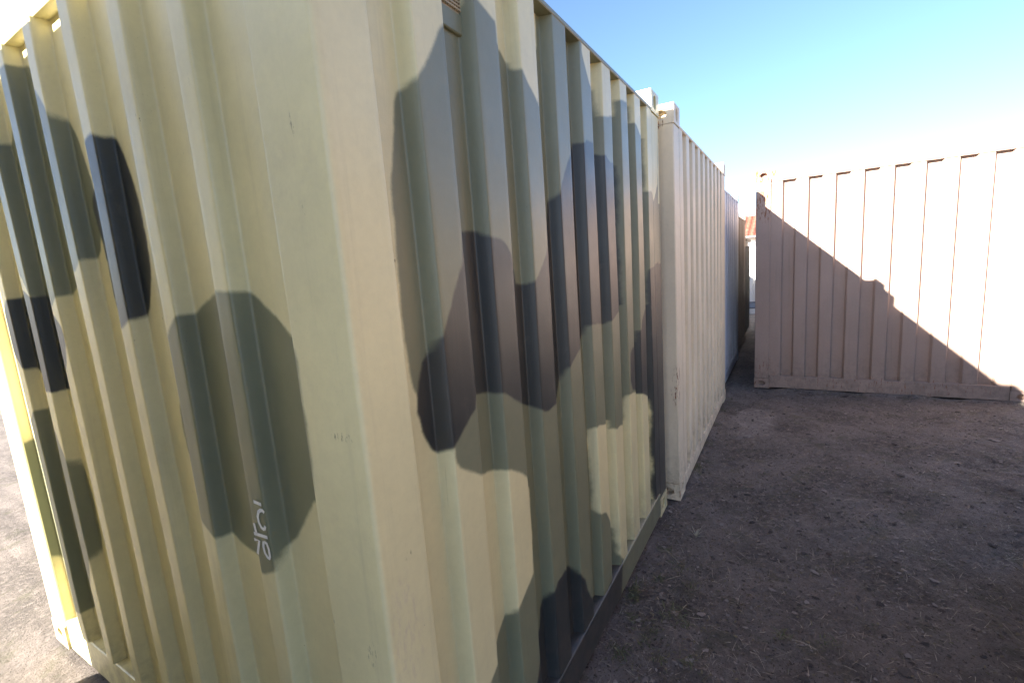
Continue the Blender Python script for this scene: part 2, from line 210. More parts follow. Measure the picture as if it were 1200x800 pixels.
M_C2 = paint('faded_beige_paint', (0.70, 0.60, 0.44), rough=.55, rust=.15, dirt=.4,
             spots=[((3.2, -.065, .82), (.09, .06, .20), .54), ((3.2, -.04, .06), (.2, .2, .12), .57), ((3.2, .03, 2.53), (.12, .05, .05), .53)])
M_C0 = paint('weathered_tan_paint', (0.60, 0.55, 0.42), rough=.5, rust=.2, dirt=.3)
GAPX = -.30
M_C3 = paint('blue_grey_paint', (0.58, 0.62, 0.70), rough=.45, rust=.1, dirt=.3)
M_C4 = paint('dull_beige_paint', (0.36, 0.30, 0.235), rough=.6, rust=.4, dirt=.5)
M_C5 = paint('plain_grey_paint', (0.30, 0.29, 0.28), rough=.6, rust=.4, dirt=.5)
M_CR = paint('rusty_pinkish_paint', (0.31, 0.225, 0.185), rough=.6, rust=.5, dirt=.6,
             spots=[((6.4, -.40, 2.56), (.25, .20, .14), .47), ((6.4, -.42, 2.25), (.12, .12, .30), .51), ((6.4, -.42, .2), (.2, .2, .3), .56), ((6.4, -1.6, .12), (.3, 1.2, .12), .57)])
M_OPP = paint('rust_red_paint', (0.32, 0.21, 0.135), rough=.6, rust=.5, dirt=.5)  # red picked for the warm light it throws on the side wall
M_DARK = flat('dark_plywood_underside', (0.03, 0.025, 0.02), .8)
M_VENT = flat('vent_plastic', (0.33, 0.27, 0.17), .6)
M_WHITE = flat('stencil_white', (0.72, 0.72, 0.70), .6, var=.08, scale=200)

P = 0.242; S0 = 0.73029; D = 0.044

def seg_dist(pts, poly):
    A = poly; B = np.roll(poly, -1, 0); d = np.full(len(pts), 1e9); ins = np.zeros(len(pts), bool)
    for a, b in zip(A, B):
        ab = b - a; t = np.clip(((pts - a) @ ab) / max(ab @ ab, 1e-12), 0, 1)
        q = a + t[:, None] * ab - pts; d = np.minimum(d, np.hypot(q[:, 0], q[:, 1]))
        c = ((a[1] > pts[:, 1]) != (b[1] > pts[:, 1]))
        if abs(b[1] - a[1]) > 1e-12: ins ^= c & (pts[:, 0] < (b[0] - a[0]) * (pts[:, 1] - a[1]) / (b[1] - a[1]) + a[0])
    return np.where(ins, d, -d)
def blob(cx, cz, rx, rz, n=26, seed=1, amp=.16):
    r = random.Random(seed); ph = [r.uniform(0, 6.28) for _ in range(4)]
    return np.array([(cx + rx * math.cos(t) * (1 + amp * math.sin(2 * t + ph[0]) + amp * .6 * math.sin(3 * t + ph[1])), cz + rz * math.sin(t) * (1 + amp * math.sin(2 * t + ph[2]) + amp * .5 * math.sin(3 * t + ph[3]))) for t in [6.2832 * i / n for i in range(n)]])

def profile(u0, u1, depth=D, pitch=P, of=.46, sl=.06):
    """corners (u, d) of the pressed flutes between two posts; flush flats at both ends"""
    n = max(1, int(round((u1 - u0 - pitch * of) / pitch))); pt = (u1 - u0) / (n + of)
    pr = [(u0, 0.0)]
    for k in range(n):
        s = u0 + k * pt
        pr += [(s + of * pt, 0), (s + (of + sl) * pt, depth), (s + (1 - sl) * pt, depth), (s + pt, 0)]
    pr.append((u1, 0.0)); return pr
def refine(pr, r=.005, step=.02):
    """round every bend a little and split the flats"""
    out = [pr[0]]
    for i in range(1, len(pr) - 1):
        p0, p1, p2 = map(np.array, (pr[i - 1], pr[i], pr[i + 1]))
        a = (p0 - p1) / max(np.hypot(*(p0 - p1)), 1e-9); b = (p2 - p1) / max(np.hypot(*(p2 - p1)), 1e-9)
        for t in (0, .25, .5, .75, 1):
            q = (1 - t) ** 2 * (p1 + a * r) + 2 * t * (1 - t) * p1 + t * t * (p1 + b * r); out.append(tuple(q))
    out.append(pr[-1]); res = [out[0]]
    for q in out[1:]:
        p = res[-1]; L = math.hypot(q[0] - p[0], q[1] - p[1]); n = max(1, int(L / step))
        res += [(p[0] + (q[0] - p[0]) * i / n, p[1] + (q[1] - p[1]) * i / n) for i in range(1, n + 1)]
    return res
def corr_panel(name, pr, z0, z1, xyz, mat, parent, nz=6, camo=None, step=.05, r=.005):
    u = np.array(refine(pr, r, step)); zs = np.linspace(z0, z1, nz)
    U, Z = np.meshgrid(u[:, 0], zs); Dp = np.broadcast_to(u[:, 1], U.shape)
    # slight waviness of pressed sheet
    dd = Dp + .0016 * np.sin(U * 5.1 + 1.3 * np.sin(Z * 2.2)) + .0010 * np.sin(Z * 4.7 + U * 11)
    fade = np.clip(np.minimum(Z - z0, z1 - Z) / .1, 0, 1) * np.clip(np.minimum(U - u[0, 0], u[-1, 0] - U) / .05, 0, 1)
    dd = Dp + (dd - Dp) * fade
    V = xyz(U.ravel(), dd.ravel(), Z.ravel()); nu = len(u)
    i = np.arange(nz - 1)[:, None] * nu + np.arange(nu - 1)[None]; i = i.ravel()
    F = np.stack([i, i + 1, i + 1 + nu, i + nu], 1)
    at = None
    if camo is not None:
        pts = np.stack([U.ravel(), Z.ravel()], 1); at = camo(pts)
    o = mesh_obj(name, V, F, mat, parent, smooth=True, attrs=at); return o

def holed(c, u, v, hu, hv, ou, ov, depth, cu=0, cv=0):
    """rectangle face with an oval socket cut in it"""
    c, u, v = map(lambda q: np.array(q, float), (c, u, v)); n = np.cross(u, v)
    ang = sorted(set([round(2 * math.pi * i / 20, 5) for i in range(20)])); V = []; N = 24
    ang = []
    cor = [math.atan2(sv * hv - cv, su * hu - cu) % (2 * math.pi) for su, sv in ((1, 1), (-1, 1), (-1, -1), (1, -1))]
    ang = sorted(cor + [2 * math.pi * (i + .5) / 20 for i in range(20)])
    N = len(ang)
    for t in ang:
        ct, st = math.cos(t), math.sin(t); k = min(((hu - cu if ct > 0 else hu + cu) / abs(ct)) if abs(ct) > 1e-6 else 9, ((hv - cv if st > 0 else hv + cv) / abs(st)) if abs(st) > 1e-6 else 9)
        V.append(c + u * (cu + ct * k) + v * (cv + st * k))
    for dep in (0, depth):
        for t in ang: V.append(c + u * (cu + ou * math.cos(t)) + v * (cv + ov * math.sin(t)) - n * dep)
    F = []
    for i in range(N):
        j = (i + 1) % N; F += [(i, j, N + j, N + i), (N + i, N + j, 2 * N + j, 2 * N + i)]
    F.append(tuple(range(2 * N, 3 * N))); return V, F
def casting(parent, xa, xb, ya, yb, za, zb, mat, xface, yface):
    """steel corner fitting; xface / yface = side (-1 or 1) that carries a socket"""
    cx, cy, cz = (xa + xb) / 2, (ya + yb) / 2, (za + zb) / 2; hx, hy, hz = (xb - xa) / 2, (yb - ya) / 2, (zb - za) / 2
    parts = []
    q = lambda a, b, c_, d: ([a, b, c_, d], [(0, 1, 2, 3)])
    for s in (-1, 1):
        X = cx + s * hx
        if s == xface: parts.append(holed((X, cy, cz), (0, s, 0), (0, 0, 1), hy, hz, .036, .026, .05, cu=-s * yface * -.0 + 0.0))
        else: parts.append(q((X, ya, za), (X, yb, za), (X, yb, zb), (X, ya, zb)))
        Y = cy + s * hy
        if s == yface: parts.append(holed((cx, Y, cz), (-s, 0, 0), (0, 0, 1), hx, hz, .030, .038, .05))
        else: parts.append(q((xa, Y, za), (xb, Y, za), (xb, Y, zb), (xa, Y, zb)))
        Z = cz + s * hz; parts.append(holed((cx, cy, Z), (s, 0, 0), (0, 1, 0), hx, hy, .05, .03, .05) if s > 0 else q((xa, ya, Z), (xb, ya, Z), (xb, yb, Z), (xa, yb, Z)))
    V, F = merge(parts); o = mesh_obj('corner_casting', V, F, mat, parent)
    import bmesh
    bm = bmesh.new(); bm.from_mesh(o.data); bmesh.ops.remove_doubles(bm, verts=bm.verts, dist=1e-5); bm.to_mesh(o.data); bm.free()
    md = o.modifiers.new('bevel', 'BEVEL'); md.width = .006; md.segments = 2; md.limit_method = 'ANGLE'; md.angle_limit = math.radians(50)
    return o

def camo_cut(o, root, camo, st=.014, end=None):
    """cut a box into small cells so that the paint edges can follow on it"""
    import bmesh
    bm = bmesh.new(); bm.from_mesh(o.data); R = root.location
    co = np.array([v.co[:] for v in bm.verts]); lo, hi = co.min(0), co.max(0)
    for ax in ((0, 1, 2) if end else (0, 2)):
        no = Vector((0, 0, 0)); no[ax] = 1
        for t in np.arange(lo[ax] + st, hi[ax] - st * .5, st):
            c = Vector((0, 0, 0)); c[ax] = t; bmesh.ops.bisect_plane(bm, geom=bm.verts[:] + bm.edges[:] + bm.faces[:], plane_co=c, plane_no=no)
    bm.to_mesh(o.data); bm.free()
    P3 = np.array([v.co[:] for v in o.data.vertices]) + np.array(R)
    F1 = camo(P3[:, [0, 2]])
    if end:
        F2 = end(P3[:, [1, 2]]); on = P3[:, 0] < P3[:, 0].min() + 1e-4; F1 = {k_: np.where(on, F2[k_], F1[k_]) for k_ in F1}
    for k_, a in F1.items(): o.data.attributes.new(k_, 'FLOAT', 'POINT').data.foreach_set('value', np.asarray(a, np.float32))

def container(name, label, x0, x1, y0, zb, zr, mat, pr=None, camo=None, zc=None, fine=False, width=2.438, dz=.097, railb=.2, group=None, end_pr=None, end_camo=None, px=.170, py=.155, lab_end=None):
    """zr = top of the side rail, castings stand dz above it; y0 = face towards the alley"""
    y1 = y0 + width; root = thing(name, label, 'shipping container', ((x0 + x1) / 2, (y0 + y1) / 2, zb), group)
    zt = zr + dz; pw, pd, ch = .148, .150, .118
    for xs in (-1, 1):
        xa, xb = (x0, x0 + .178) if xs < 0 else (x1 - .178, x1)
        for ys in (-1, 1):
            ya, yb = (y0 - .004, y0 + .162) if ys < 0 else (y1 - .162, y1 + .004)
            casting(root, xa, xb, ya, yb, zt - ch, zt, mat, xs, ys); casting(root, xa, xb, ya, yb, zb, zb + ch, mat, xs, ys)
            pa, pb = (x0, x0 + px) if xs < 0 else (x1 - .170, x1)
            qa, qb = (y0, y0 + py) if ys < 0 else (y1 - py, y1)
            po = box('corner_post', (pa, qa, zb + ch), (pb, qb, zt - ch), mat, root, bev=0 if camo is not None else .006)
            if camo is not None:
                if ys < 0: camo_cut(po, root, camo, end=end_camo if xs < 0 else None)
                md = po.modifiers.new('bevel', 'BEVEL'); md.width = .016; md.segments = 4; md.limit_method = 'ANGLE'; md.angle_limit = math.radians(60)
    xi0, xi1 = x0 + px, x1 - .170; pz0, pz1 = zb + .03 + .15, zr - .018
    if railb: pz0 = railb
    for ys in (-1, 1):
        yf = y0 if ys < 0 else y1
        prr = pr if (pr is not None and ys < 0) else profile(xi0, xi1)
        f = (lambda u, d, z, yf=yf, ys=ys: np.stack([u, yf - ys * d, z], 1))
        if fine and ys < 0: corr_panel('side_panel', prr, pz0, pz1, f, mat, root, nz=190, camo=camo, step=.012)
        else: corr_panel('side_panel', prr, pz0, pz1, f, mat, root)
        ya, yb = sorted((yf + ys * .003, yf - ys * .06)); 
        tr = box('top_side_rail', (x0 + .178, ya, zr - .018), (x1 - .178, yb, zr), mat, root, bev=.003)
        if camo is not None and ys < 0: camo_cut(tr, root, lambda q: {'olive_edge': np.full(len(q), 1.), 'dark_edge': np.full(len(q), -1.)}, st=.3)
        V, F = box_vf((x0 + .178, ya, zb + .02), (x1 - .178, yb, pz0))
        if fine and ys < 0:   # dense grid so that the paint edges can follow on it
            nx, nz_ = 400, 14; gx = np.linspace(x0 + .178, x1 - .178, nx); prof_ = [(yb, zb + .02), (ya + .004, zb + .02), (ya, zb + .024)] + [(ya, z) for z in np.linspace(zb + .03, pz0 - .004, nz_)] + [(ya + .004, pz0), (yb, pz0)]
            Vn = np.array([(x, a, b) for (a, b) in prof_ for x in gx]); k = len(prof_)
            i = (np.arange(k - 1)[:, None] * nx + np.arange(nx - 1)[None]).ravel(); Fn = np.stack([i, i + 1, i + 1 + nx, i + nx], 1)
            mesh_obj('bottom_side_rail', Vn, Fn, mat, root, attrs={'olive_edge': np.full(len(Vn), 1.), 'dark_edge': 2.07 - Vn[:, 0] + .25 * (Vn[:, 2] - .1)})
        else: box('bottom_side_rail', (x0 + .178, ya, zb + .02), (x1 - .178, yb, pz0), mat, root, bev=.004)
    for xs in (-1, 1):
        xf = x0 if xs < 0 else x1
        f = (lambda u, d, z, xf=xf, xs=xs: np.stack([xf - xs * (d + .02), u, z], 1))
        if end_pr is not None and xs < 0: corr_panel('end_panel', end_pr, zb + .16, zt - ch - .02, lambda u, d, z: np.stack([x0 + d, u, z], 1), mat, root, nz=190, camo=end_camo, step=.012, r=.007)
        else: corr_panel('end_panel', profile(y0 + py, y1 - py), zb + .16, zt - ch - .02, f, mat, root)
        xa, xb = sorted((xf - xs * .006, xf - xs * .07))
        box('top_end_rail', (xa, y0 + max(.162, py), zt - ch - .02), (xb, y1 - max(.162, py), zt - .012), mat, root, bev=.004)
        box('bottom_end_rail', (xa, y0 + max(.162, py), zb + .012), (xb, y1 - max(.162, py), zb + .16), mat, root, bev=.004)
    # roof sheet with shallow cross ribs
    prf = profile(x0 + .178, x1 - .178, depth=.02, of=.5, sl=.06)
    u = prf; V = []; F = []
    for (a, d) in u: V += [(a, y0 + .06, zr - .004 - d), (a, y1 - .06, zr - .004 - d)]
    F = [(2 * i, 2 * i + 1, 2 * i + 3, 2 * i + 2) for i in range(len(u) - 1)]
    mesh_obj('roof_panel', V, F, mat, root)
    box('floor_panel', (x0 + .08, y0 + .06, zb + .11), (x1 - .08, y1 - .06, zb + .14), M_DARK, root)
    n = int((x1 - x0 - .5) / .35)
    for i in range(n): box('cross_member', (x0 + .3 + i * .35, y0 + .062, zb + .03), (x0 + .345 + i * .35, y1 - .062, zb + .11), M_DARK, root)
    if camo is not None:      # plain paint wherever no patch outline was laid on a piece
        for o in root.children:
            if 'olive_edge' not in o.data.attributes:
                for k_ in ('olive_edge', 'dark_edge'): o.data.attributes.new(k_, 'FLOAT', 'POINT').data.foreach_set('value', np.full(len(o.data.vertices), -1, np.float32))
    return root

# ------------------------------------------------------------------ ground
def axis(a, b, c, d, st):
    f = np.arange(b, c + 1e-6, st); g = np.geomspace(st, max(1, abs(a - b)), 26); h = np.geomspace(st, max(1, abs(d - c)), 26)
    return np.concatenate([(b - g)[::-1], f, c + h])
def gz(x, y):
    n = .006 * np.sin(3.1 * x + 1.7 * np.sin(2.3 * y)) + .005 * np.sin(7.3 * y + 2.1 * np.sin(4.1 * x) + .6) + .003 * np.sin(17 * x + 3 * np.sin(11 * y)) + .003 * np.sin(23 * y + 2.5 * np.sin(19 * x + 1)) + .0015 * np.sin(61 * x + 4 * np.sin(47 * y)) * np.sin(53 * y)
    k = np.clip((18 - np.abs(x)) / 6, 0, 1) * np.clip((10 - np.abs(y)) / 4, 0, 1)
    bank = .030 * np.exp(-((y + .075) / .035) ** 2) * np.clip((x - 3.3) / .3, 0, 1) * np.clip((9 - x) / .5, 0, 1) * (.6 + .4 * np.sin(9 * x) * np.sin(3.7 * x + 1))
    bank = bank + .035 * np.exp(-((x - 6.385) / .04) ** 2) * np.clip((-.45 - y) / .2, 0, 1) * np.clip((y + 2.8) / .2, 0, 1) * (.65 + .35 * np.sin(11 * y) * np.sin(4.3 * y + 1))
    return n * k + bank
gx = axis(-300, -.5, 9, 500, .022); gy = axis(-300, -3.2, .6, 300, .022)
GX, GY = np.meshgrid(gx, gy); V = np.stack([GX.ravel(), GY.ravel(), gz(GX, GY).ravel()], 1)
i = (np.arange(len(gy) - 1)[:, None] * len(gx) + np.arange(len(gx) - 1)[None]).ravel()
F = np.stack([i, i + 1, i + 1 + len(gx), i + len(gx)], 1)
n = NT('trodden_dirt')
c = n.mix(n.ramp(n.noise(2.2, 5, .6), .35, .65), (0.105, 0.088, 0.078), (0.200, 0.168, 0.150))
c = n.mix(n.ramp(n.noise(26, 6, .75), .45, .7), c, (0.235, 0.20, 0.178))
c = n.mix(n.ramp(n.noise(90, 4, .7), .56, .66), c, (0.045, 0.036, 0.031))
c = n.mix(n.math('MULTIPLY', n.ramp(n.noise(5.5, 5, .7), .52, .66), .5), c, (0.085, 0.082, 0.045))
pm = n.t.nodes.new('ShaderNodeVectorMath'); pm.operation = 'DISTANCE'
sc_ = n.t.nodes.new('ShaderNodeVectorMath'); sc_.operation = 'MULTIPLY'; n.L(n.pos, sc_.inputs[0]); sc_.inputs[1].default_value = (1 / .55, 1 / .24, 0); n.L(sc_.outputs[0], pm.inputs[0]); pm.inputs[1].default_value = (5.08 / .55, -.40 / .24, 0)
c = n.mix(n.ramp(n.math('ADD', pm.outputs['Value'], n.math('MULTIPLY', n.math('SUBTRACT', n.noise(6, 7, .75), .5), 2.2)), 1.1, .5), c, n.mix(n.ramp(n.noise(9, 6, .7), .35, .7), (0.22, 0.19, 0.17), (0.32, 0.28, 0.255)))
n.inp(n.b.inputs['Base Color'], c); n.b.inputs['Roughness'].default_value = .95
b1 = n.bump(n.noise(30, 8, .75), .03, .9); b1 = n.bump(n.noise(150, 5, .7), .008, .8, b1); n.L(b1, n.b.inputs['Normal'])
g = mesh_obj('ground', V, F, n.m, smooth=True); g['kind'] = 'structure'

# ------------------------------------------------------------------ the camouflaged container
def camo_fields(pts):
    pts = np.asarray(pts, float); S = {k: seg_dist(pts, np.array(v)) for k, v in POLY.items()}
    o = np.minimum.reduce([S['olive_main'], -S['tan_wedge'], -S['tan_top'], -S['tan_patch']])
    d = np.maximum.reduce([S['dark_main'], S['dark_end'], S['dark_low'], np.minimum(pts[:, 0] - 2.90, 1.66 - pts[:, 1])]); o = np.maximum(o, np.minimum(pts[:, 0] - 2.93, 2.02 - pts[:, 1]))
    return {'olive_edge': o, 'dark_edge': d}
def end_fields(pts):
    pts = np.asarray(pts, float); o = seg_dist(pts, np.array(POLY_END)); d = np.full(len(pts), -1.)
    for b in (blob(1.45, 2.05, .30, .42, seed=3), blob(2.0, .8, .30, .5, seed=4)): o = np.maximum(o, seg_dist(pts, b))
    for b in (blob(.98, 1.86, .17, .26, seed=6), blob(1.75, 1.55, .26, .22, seed=8)): d = np.maximum(d, seg_dist(pts, b))
    return {'olive_edge': o, 'dark_edge': d}
X1 = 3.062; X0 = .594
pr = [(S0, 0.0), (S0 + .06 * P, D)]
for k in range(1, 10):
    pr += [(S0 + (k - .52) * P, D), (S0 + (k - .46) * P, 0.0)]
    if k < 9: pr += [(S0 + k * P, 0.0), (S0 + (k + .06) * P, D)]
pr = [(X0 + .0168, -.0003), (S0 - .0005, -.0003)] + pr[1:]
pr.append((X1 - .170, 0.0))
epr = [(.185, .012), (.192, .045)]
e = .192
while e < 2.0:
    epr += [(e + .186, .045), (e + .192, 0.0), (e + .256, 0.0), (e + .263, .045)]; e += .263
epr += [(2.245, .045), (2.253, .012)]
c1 = container('camouflaged_container', 'nearest shipping container painted in tan, olive and dark grey camouflage patches with deep vertical flutes',
               X0, X1, 0.0, .03, 2.546, M_C1, pr=pr, camo=camo_fields, fine=True, end_pr=epr, end_camo=end_fields, px=S0 - X0, py=.185)
SKIP = 0
# rain vent in the second recess, under the top rail
xa, xb = S0 + 1.075 * P, S0 + 1.525 * P
def ventparts():
    V, F = box_vf((xa, .031, 2.295), (xb, .0445, 2.345), .003); v = mesh_obj('vent', V, F, M_C1, c1); fixn(v)
    v.data.attributes.new('olive_edge', 'FLOAT', 'POINT').data.foreach_set('value', np.full(len(v.data.vertices), 1, np.float32)); v.data.attributes.new('dark_edge', 'FLOAT', 'POINT').data.foreach_set('value', np.full(len(v.data.vertices), -1, np.float32))
    return v
v = ventparts(); WL[v.name] = WL[c1.name].copy() if v.name not in WL else WL[v.name]
WL[v.name] = Vector(c1.location)
parts = [box_vf((xa, .036, 2.3455), (xb, .044, 2.50))]
for j in range(17):
    z = 2.352 + j * .0088; parts.append(box_vf((xa + .004, .030, z), (xb - .004, .0362, z + .0042)))
for j in range(11):
    x = xa + .006 + j * (xb - xa - .016) / 10; parts.append(box_vf((x, .0315, 2.350), (x + .003, .0364, 2.497)))
Vv, Fv = merge(parts); mesh_obj('grille', Vv, Fv, M_VENT, v)
# white stencil marks on the end wall
parts = []
for s in STROKES:
    pts = np.array(s); hw = .0045; L_, R_ = [], []
    for i_, q in enumerate(pts):
        a = pts[max(0, i_ - 1)]; b = pts[min(len(pts) - 1, i_ + 1)]; t = (b - a) / max(np.hypot(*(b - a)), 1e-9); nn = np.array([-t[1], t[0]]) * hw
        L_.append(q + nn); R_.append(q - nn)
    vs = [(X0 - .0022, q[0], q[1]) for q in L_ + R_]
    m_ = len(pts); parts.append((vs, [(i_, i_ + 1, m_ + i_ + 1, m_ + i_) for i_ in range(m_ - 1)]))
Vv, Fv = merge(parts); o = mesh_obj('stencil_lettering', Vv, Fv, M_WHITE, c1); o['label'] = 'small white stencilled characters 70 and others on olive paint'

container('tan_shade_container', 'unseen taller plain tan shipping container added across the gap to shade the camouflaged one', -6.3, GAPX, .0, .012, 2.80, M_C0, railb=.16)  # added out of view to keep sun off the camouflaged end wall
container('beige_container', 'short faded beige shipping container with rusty corner post, standing directly beyond the camouflaged one', 3.185, 5.80, -.063, .012, 2.530, M_C2, railb=.13, dz=.10)
container('blue_grey_container', 'blue-grey small shipping container between the short beige one and the farthest dull beige one', 6.0, 8.05, .0, .03, 2.435, M_C3, railb=.17, dz=.085)
container('dull_beige_container', 'lowest dull beige shipping container at the far end of the left row', 8.25, 9.75, .03, .03, 2.24, M_C4, railb=.15, dz=.05)
container('grey_shade_container', 'hidden grey shipping container added behind the far end of the left row to shade the fence', 9.9, 12.34, 1.75, .02, 2.42, M_C5, railb=.16)  # hidden from the camera, added to shade the lower part of the fence
container('rusty_container', 'rusty pinkish beige shipping container across the alley with its end wall half in sunlight', 6.4, 12.46, -2.768, .012, 2.50, M_CR, railb=.16)

# ------------------------------------------------------------------ low steel bin beyond the row
M_BIN = paint('worn_grey_green_paint', (0.20, 0.20, 0.17), rough=.6, rust=.6, dirt=.5)
r = thing('skip_bin', 'low grey-green steel bin at the end of the left row, lower than the containers', 'bin', (10.5, 1.0, 0))
bx0, bx1, by0, by1, bz = 10.0, 11.0, .08, 1.6, 1.86
for a, b in (((bx0, by0, .10), (bx1, by0 + .02, bz)), ((bx0, by1 - .02, .10), (bx1, by1, bz)), ((bx0, by0 + .02, .10), (bx0 + .02, by1 - .02, bz)), ((bx1 - .02, by0 + .02, .10), (bx1, by1 - .02, bz))): box('wall', a, b, M_BIN, r)
box('base', (bx0 + .02, by0 + .02, .10), (bx1 - .02, by1 - .02, .13), M_BIN, r)
for xx in np.linspace(bx0 + .05, bx1 - .13, 4): box('rib', (xx, by0 - .04, .12), (xx + .08, by0 - .001, bz - .08), M_BIN, r)
for a, b in (((bx0 - .03, by0 - .05, bz - .001), (bx1 + .03, by0 + .04, bz + .06)), ((bx0 - .03, by1 - .04, bz - .001), (bx1 + .03, by1 + .03, bz + .06)), ((bx0 - .03, by0 + .04, bz - .001), (bx0 + .05, by1 - .04, bz + .06)), ((bx1 - .05, by0 + .04, bz - .001), (bx1 + .03, by1 - .04, bz + .06))): box('rim', a, b, M_BIN, r, bev=.006)
for yy in (by0 + .1, by1 - .22): box('skid', (bx0, yy, .0), (bx1, yy + .12, .0995), M_BIN, r)

# ------------------------------------------------------------------ white sheet fence across the end of the alley
M_FW = flat('white_fence_sheet', (0.74, 0.73, 0.70), .5, var=.06, scale=6); M_FD = flat('dark_fence_rail', (0.10, 0.10, 0.11), .5)
fx = 14.2
f = thing('sheet_fence', 'white steel sheet fence with dark capping closing the far end of the alley', 'fence', (fx, -1, 0))
xyzf = lambda u, d, z: np.stack([fx + d, u, z], 1)
yy = -8.0
while yy < 5.9:
    if yy + 2.3 < .3 and yy > -6: pass
    corr_panel('sheet', profile(yy + .03, yy + 2.32, depth=.03, pitch=.19), .33, 1.80, xyzf, M_FW, f)
    box('fence_post', (fx - .02, yy - .029, 0), (fx + .05, yy + .029, 1.86), M_FW, f)
    yy += 2.35
box('capping', (fx - .03, -8, 1.861), (fx + .06, 5.9, 1.93), M_FD, f)
box('rail', (fx - .015, -8, .30), (fx + .04, 5.9, .325), M_FD, f); box('rail', (fx - .015, -8, .14), (fx + .04, 5.9, .17), M_FD, f)
box('plinth', (fx - .012, -8, -.02), (fx + .035, 5.9, .135), M_FW, f)

# ------------------------------------------------------------------ house with red tiled roof behind the fence
M_RW = flat('white_render', (0.72, 0.69, 0.64), .8, var=.07, scale=3)
n = NT('red_roof_tiles'); c = n.mix(n.ramp(n.noise(5, 5, .7), .35, .65), (0.16, 0.045, 0.028), (0.24, 0.085, 0.055)); c = n.mix(n.ramp(n.noise(1.3, 4, .7), .5, .7), c, (0.20, 0.10, 0.075))
n.inp(n.b.inputs['Base Color'], c); n.b.inputs['Roughness'].default_value = .85; M_TILE = n.m
h = thing('house', 'low white house with red tiled roof showing above the white fence', 'house', (44, 2, 0))
hx0, hx1, hy0, hy1, hz = 40.0, 49.0, -9.0, 14.0, 2.75
for a, b in (((hx0, hy0, 0), (hx0 + .25, hy1, hz)), ((hx1 - .25, hy0, 0), (hx1, hy1, hz)), ((hx0 + .25, hy0, 0), (hx1 - .25, hy0 + .25, hz)), ((hx0 + .25, hy1 - .25, 0), (hx1 - .25, hy1, hz))): box('wall', a, b, M_RW, h)
parts = []; nrow = 16; rx, rzp = (hx1 - hx0) / 2 + .6, 1.75
for sgn in (-1, 1):
    for k in range(nrow):      # courses lapping over one another
        a0 = k / nrow; a1 = (k + 1) / nrow
        xa_ = (hx0 + hx1) / 2 + sgn * rx * (1 - a0); xb_ = (hx0 + hx1) / 2 + sgn * rx * (1 - a1); za_ = hz - .05 + rzp * a0; zb_ = hz - .05 + rzp * a1
        for jj in range(60):
            ya_ = hy0 - .6 + (hy1 - hy0 + 1.2) * jj / 60; yb_ = ya_ + (hy1 - hy0 + 1.2) / 60 * .93; ym = (ya_ + yb_) / 2
            V_ = [(xa_, ya_, za_ + .05), (xa_, ym, za_ + .12), (xa_, yb_, za_ + .05), (xb_, ya_, zb_ + .0), (xb_, ym, zb_ + .06), (xb_, yb_, zb_ + .0)]
            parts.append((V_, [(0, 1, 4, 3), (1, 2, 5, 4), (0, 2, 1)]))
Vv, Fv = merge(parts); o = mesh_obj('roof', Vv, Fv, M_TILE, h); WL['roof'] = Vector(h.location)
o2 = mesh_obj('roof_tiles_bedding', [(hx0 - .6, hy0 - .6, hz - .05), ((hx0 + hx1) / 2, hy0 - .6, hz - .05 + rzp), (hx1 + .6, hy0 - .6, hz - .05), (hx0 - .6, hy1 + .6, hz - .05), ((hx0 + hx1) / 2, hy1 + .6, hz - .05 + rzp), (hx1 + .6, hy1 + .6, hz - .05)], [(0, 1, 4, 3), (1, 2, 5, 4), (0, 2, 1), (3, 4, 5), (0, 3, 5, 2)], M_TILE, h)
o2.name = 'roof_underside'
box('gutter', (hx0 - .74, hy0 - .6, hz - .14), (hx0 - .61, hy1 + .6, hz - .02), M_FD, h)
for y in (-3.5, 1.0, 7): 
    wn = box('window', (hx0 - .02, y, 1.0), (hx0 - .002, y + 1.5, 2.2), M_FD, h)
hv = box('chimney', (43.0, 1.35, 3.6), (43.6, 1.85, 4.9), flat('chimney_brick', (0.22, 0.10, 0.08), .9), h)

# ------------------------------------------------------------------ litter on the ground: pebbles, straw, dry leaves
def density_pts(n_, far=7.5):
    a = rng.random((n_ * 3, 2)); x = .3 + (far - .3) * a[:, 0] ** 1.6; y = -3.4 + 3.5 * a[:, 1]
    k = (y < .03) & ~((x > 3.1) & (x < 6) & (y > -.10)) & ~((x > 6.38) & (y < -.3)); return x[k][:n_], y[k][:n_]
# pebbles
x, y = density_pts(14000); s = rng.lognormal(-5.6, .55, len(x)); base = np.array([(1, 0, 0), (0, 1, 0), (-1, 0, 0), (0, -1, 0), (0, 0, .7), (0, 0, -.7), (.6, .6, .35), (-.6, .6, .3), (-.6, -.6, .35), (.6, -.6, .3)])
fc = np.array([(0, 6, 4), (6, 1, 4), (1, 7, 4), (7, 2, 4), (2, 8, 4), (8, 3, 4), (3, 9, 4), (9, 0, 4), (0, 6, 5), (6, 1, 5), (1, 7, 5), (7, 2, 5), (2, 8, 5), (8, 3, 5), (3, 9, 5), (9, 0, 5)])
th = rng.random(len(x)) * 6.28; B = base[None] * (1 + .5 * (rng.random((len(x), 10, 1)) - .5)) * s[:, None, None]; B[..., 0] *= (1 + rng.random((len(x), 1)))
c_, s_ = np.cos(th)[:, None], np.sin(th)[:, None]; X = B[..., 0] * c_ - B[..., 1] * s_ + x[:, None]; Y = B[..., 0] * s_ + B[..., 1] * c_ + y[:, None]; Z = B[..., 2] + gz(x, y)[:, None] + .2 * s[:, None]
V = np.stack([X, Y, Z], 2).reshape(-1, 3); F = (fc[None] + (np.arange(len(x)) * 10)[:, None, None]).reshape(-1, 3)
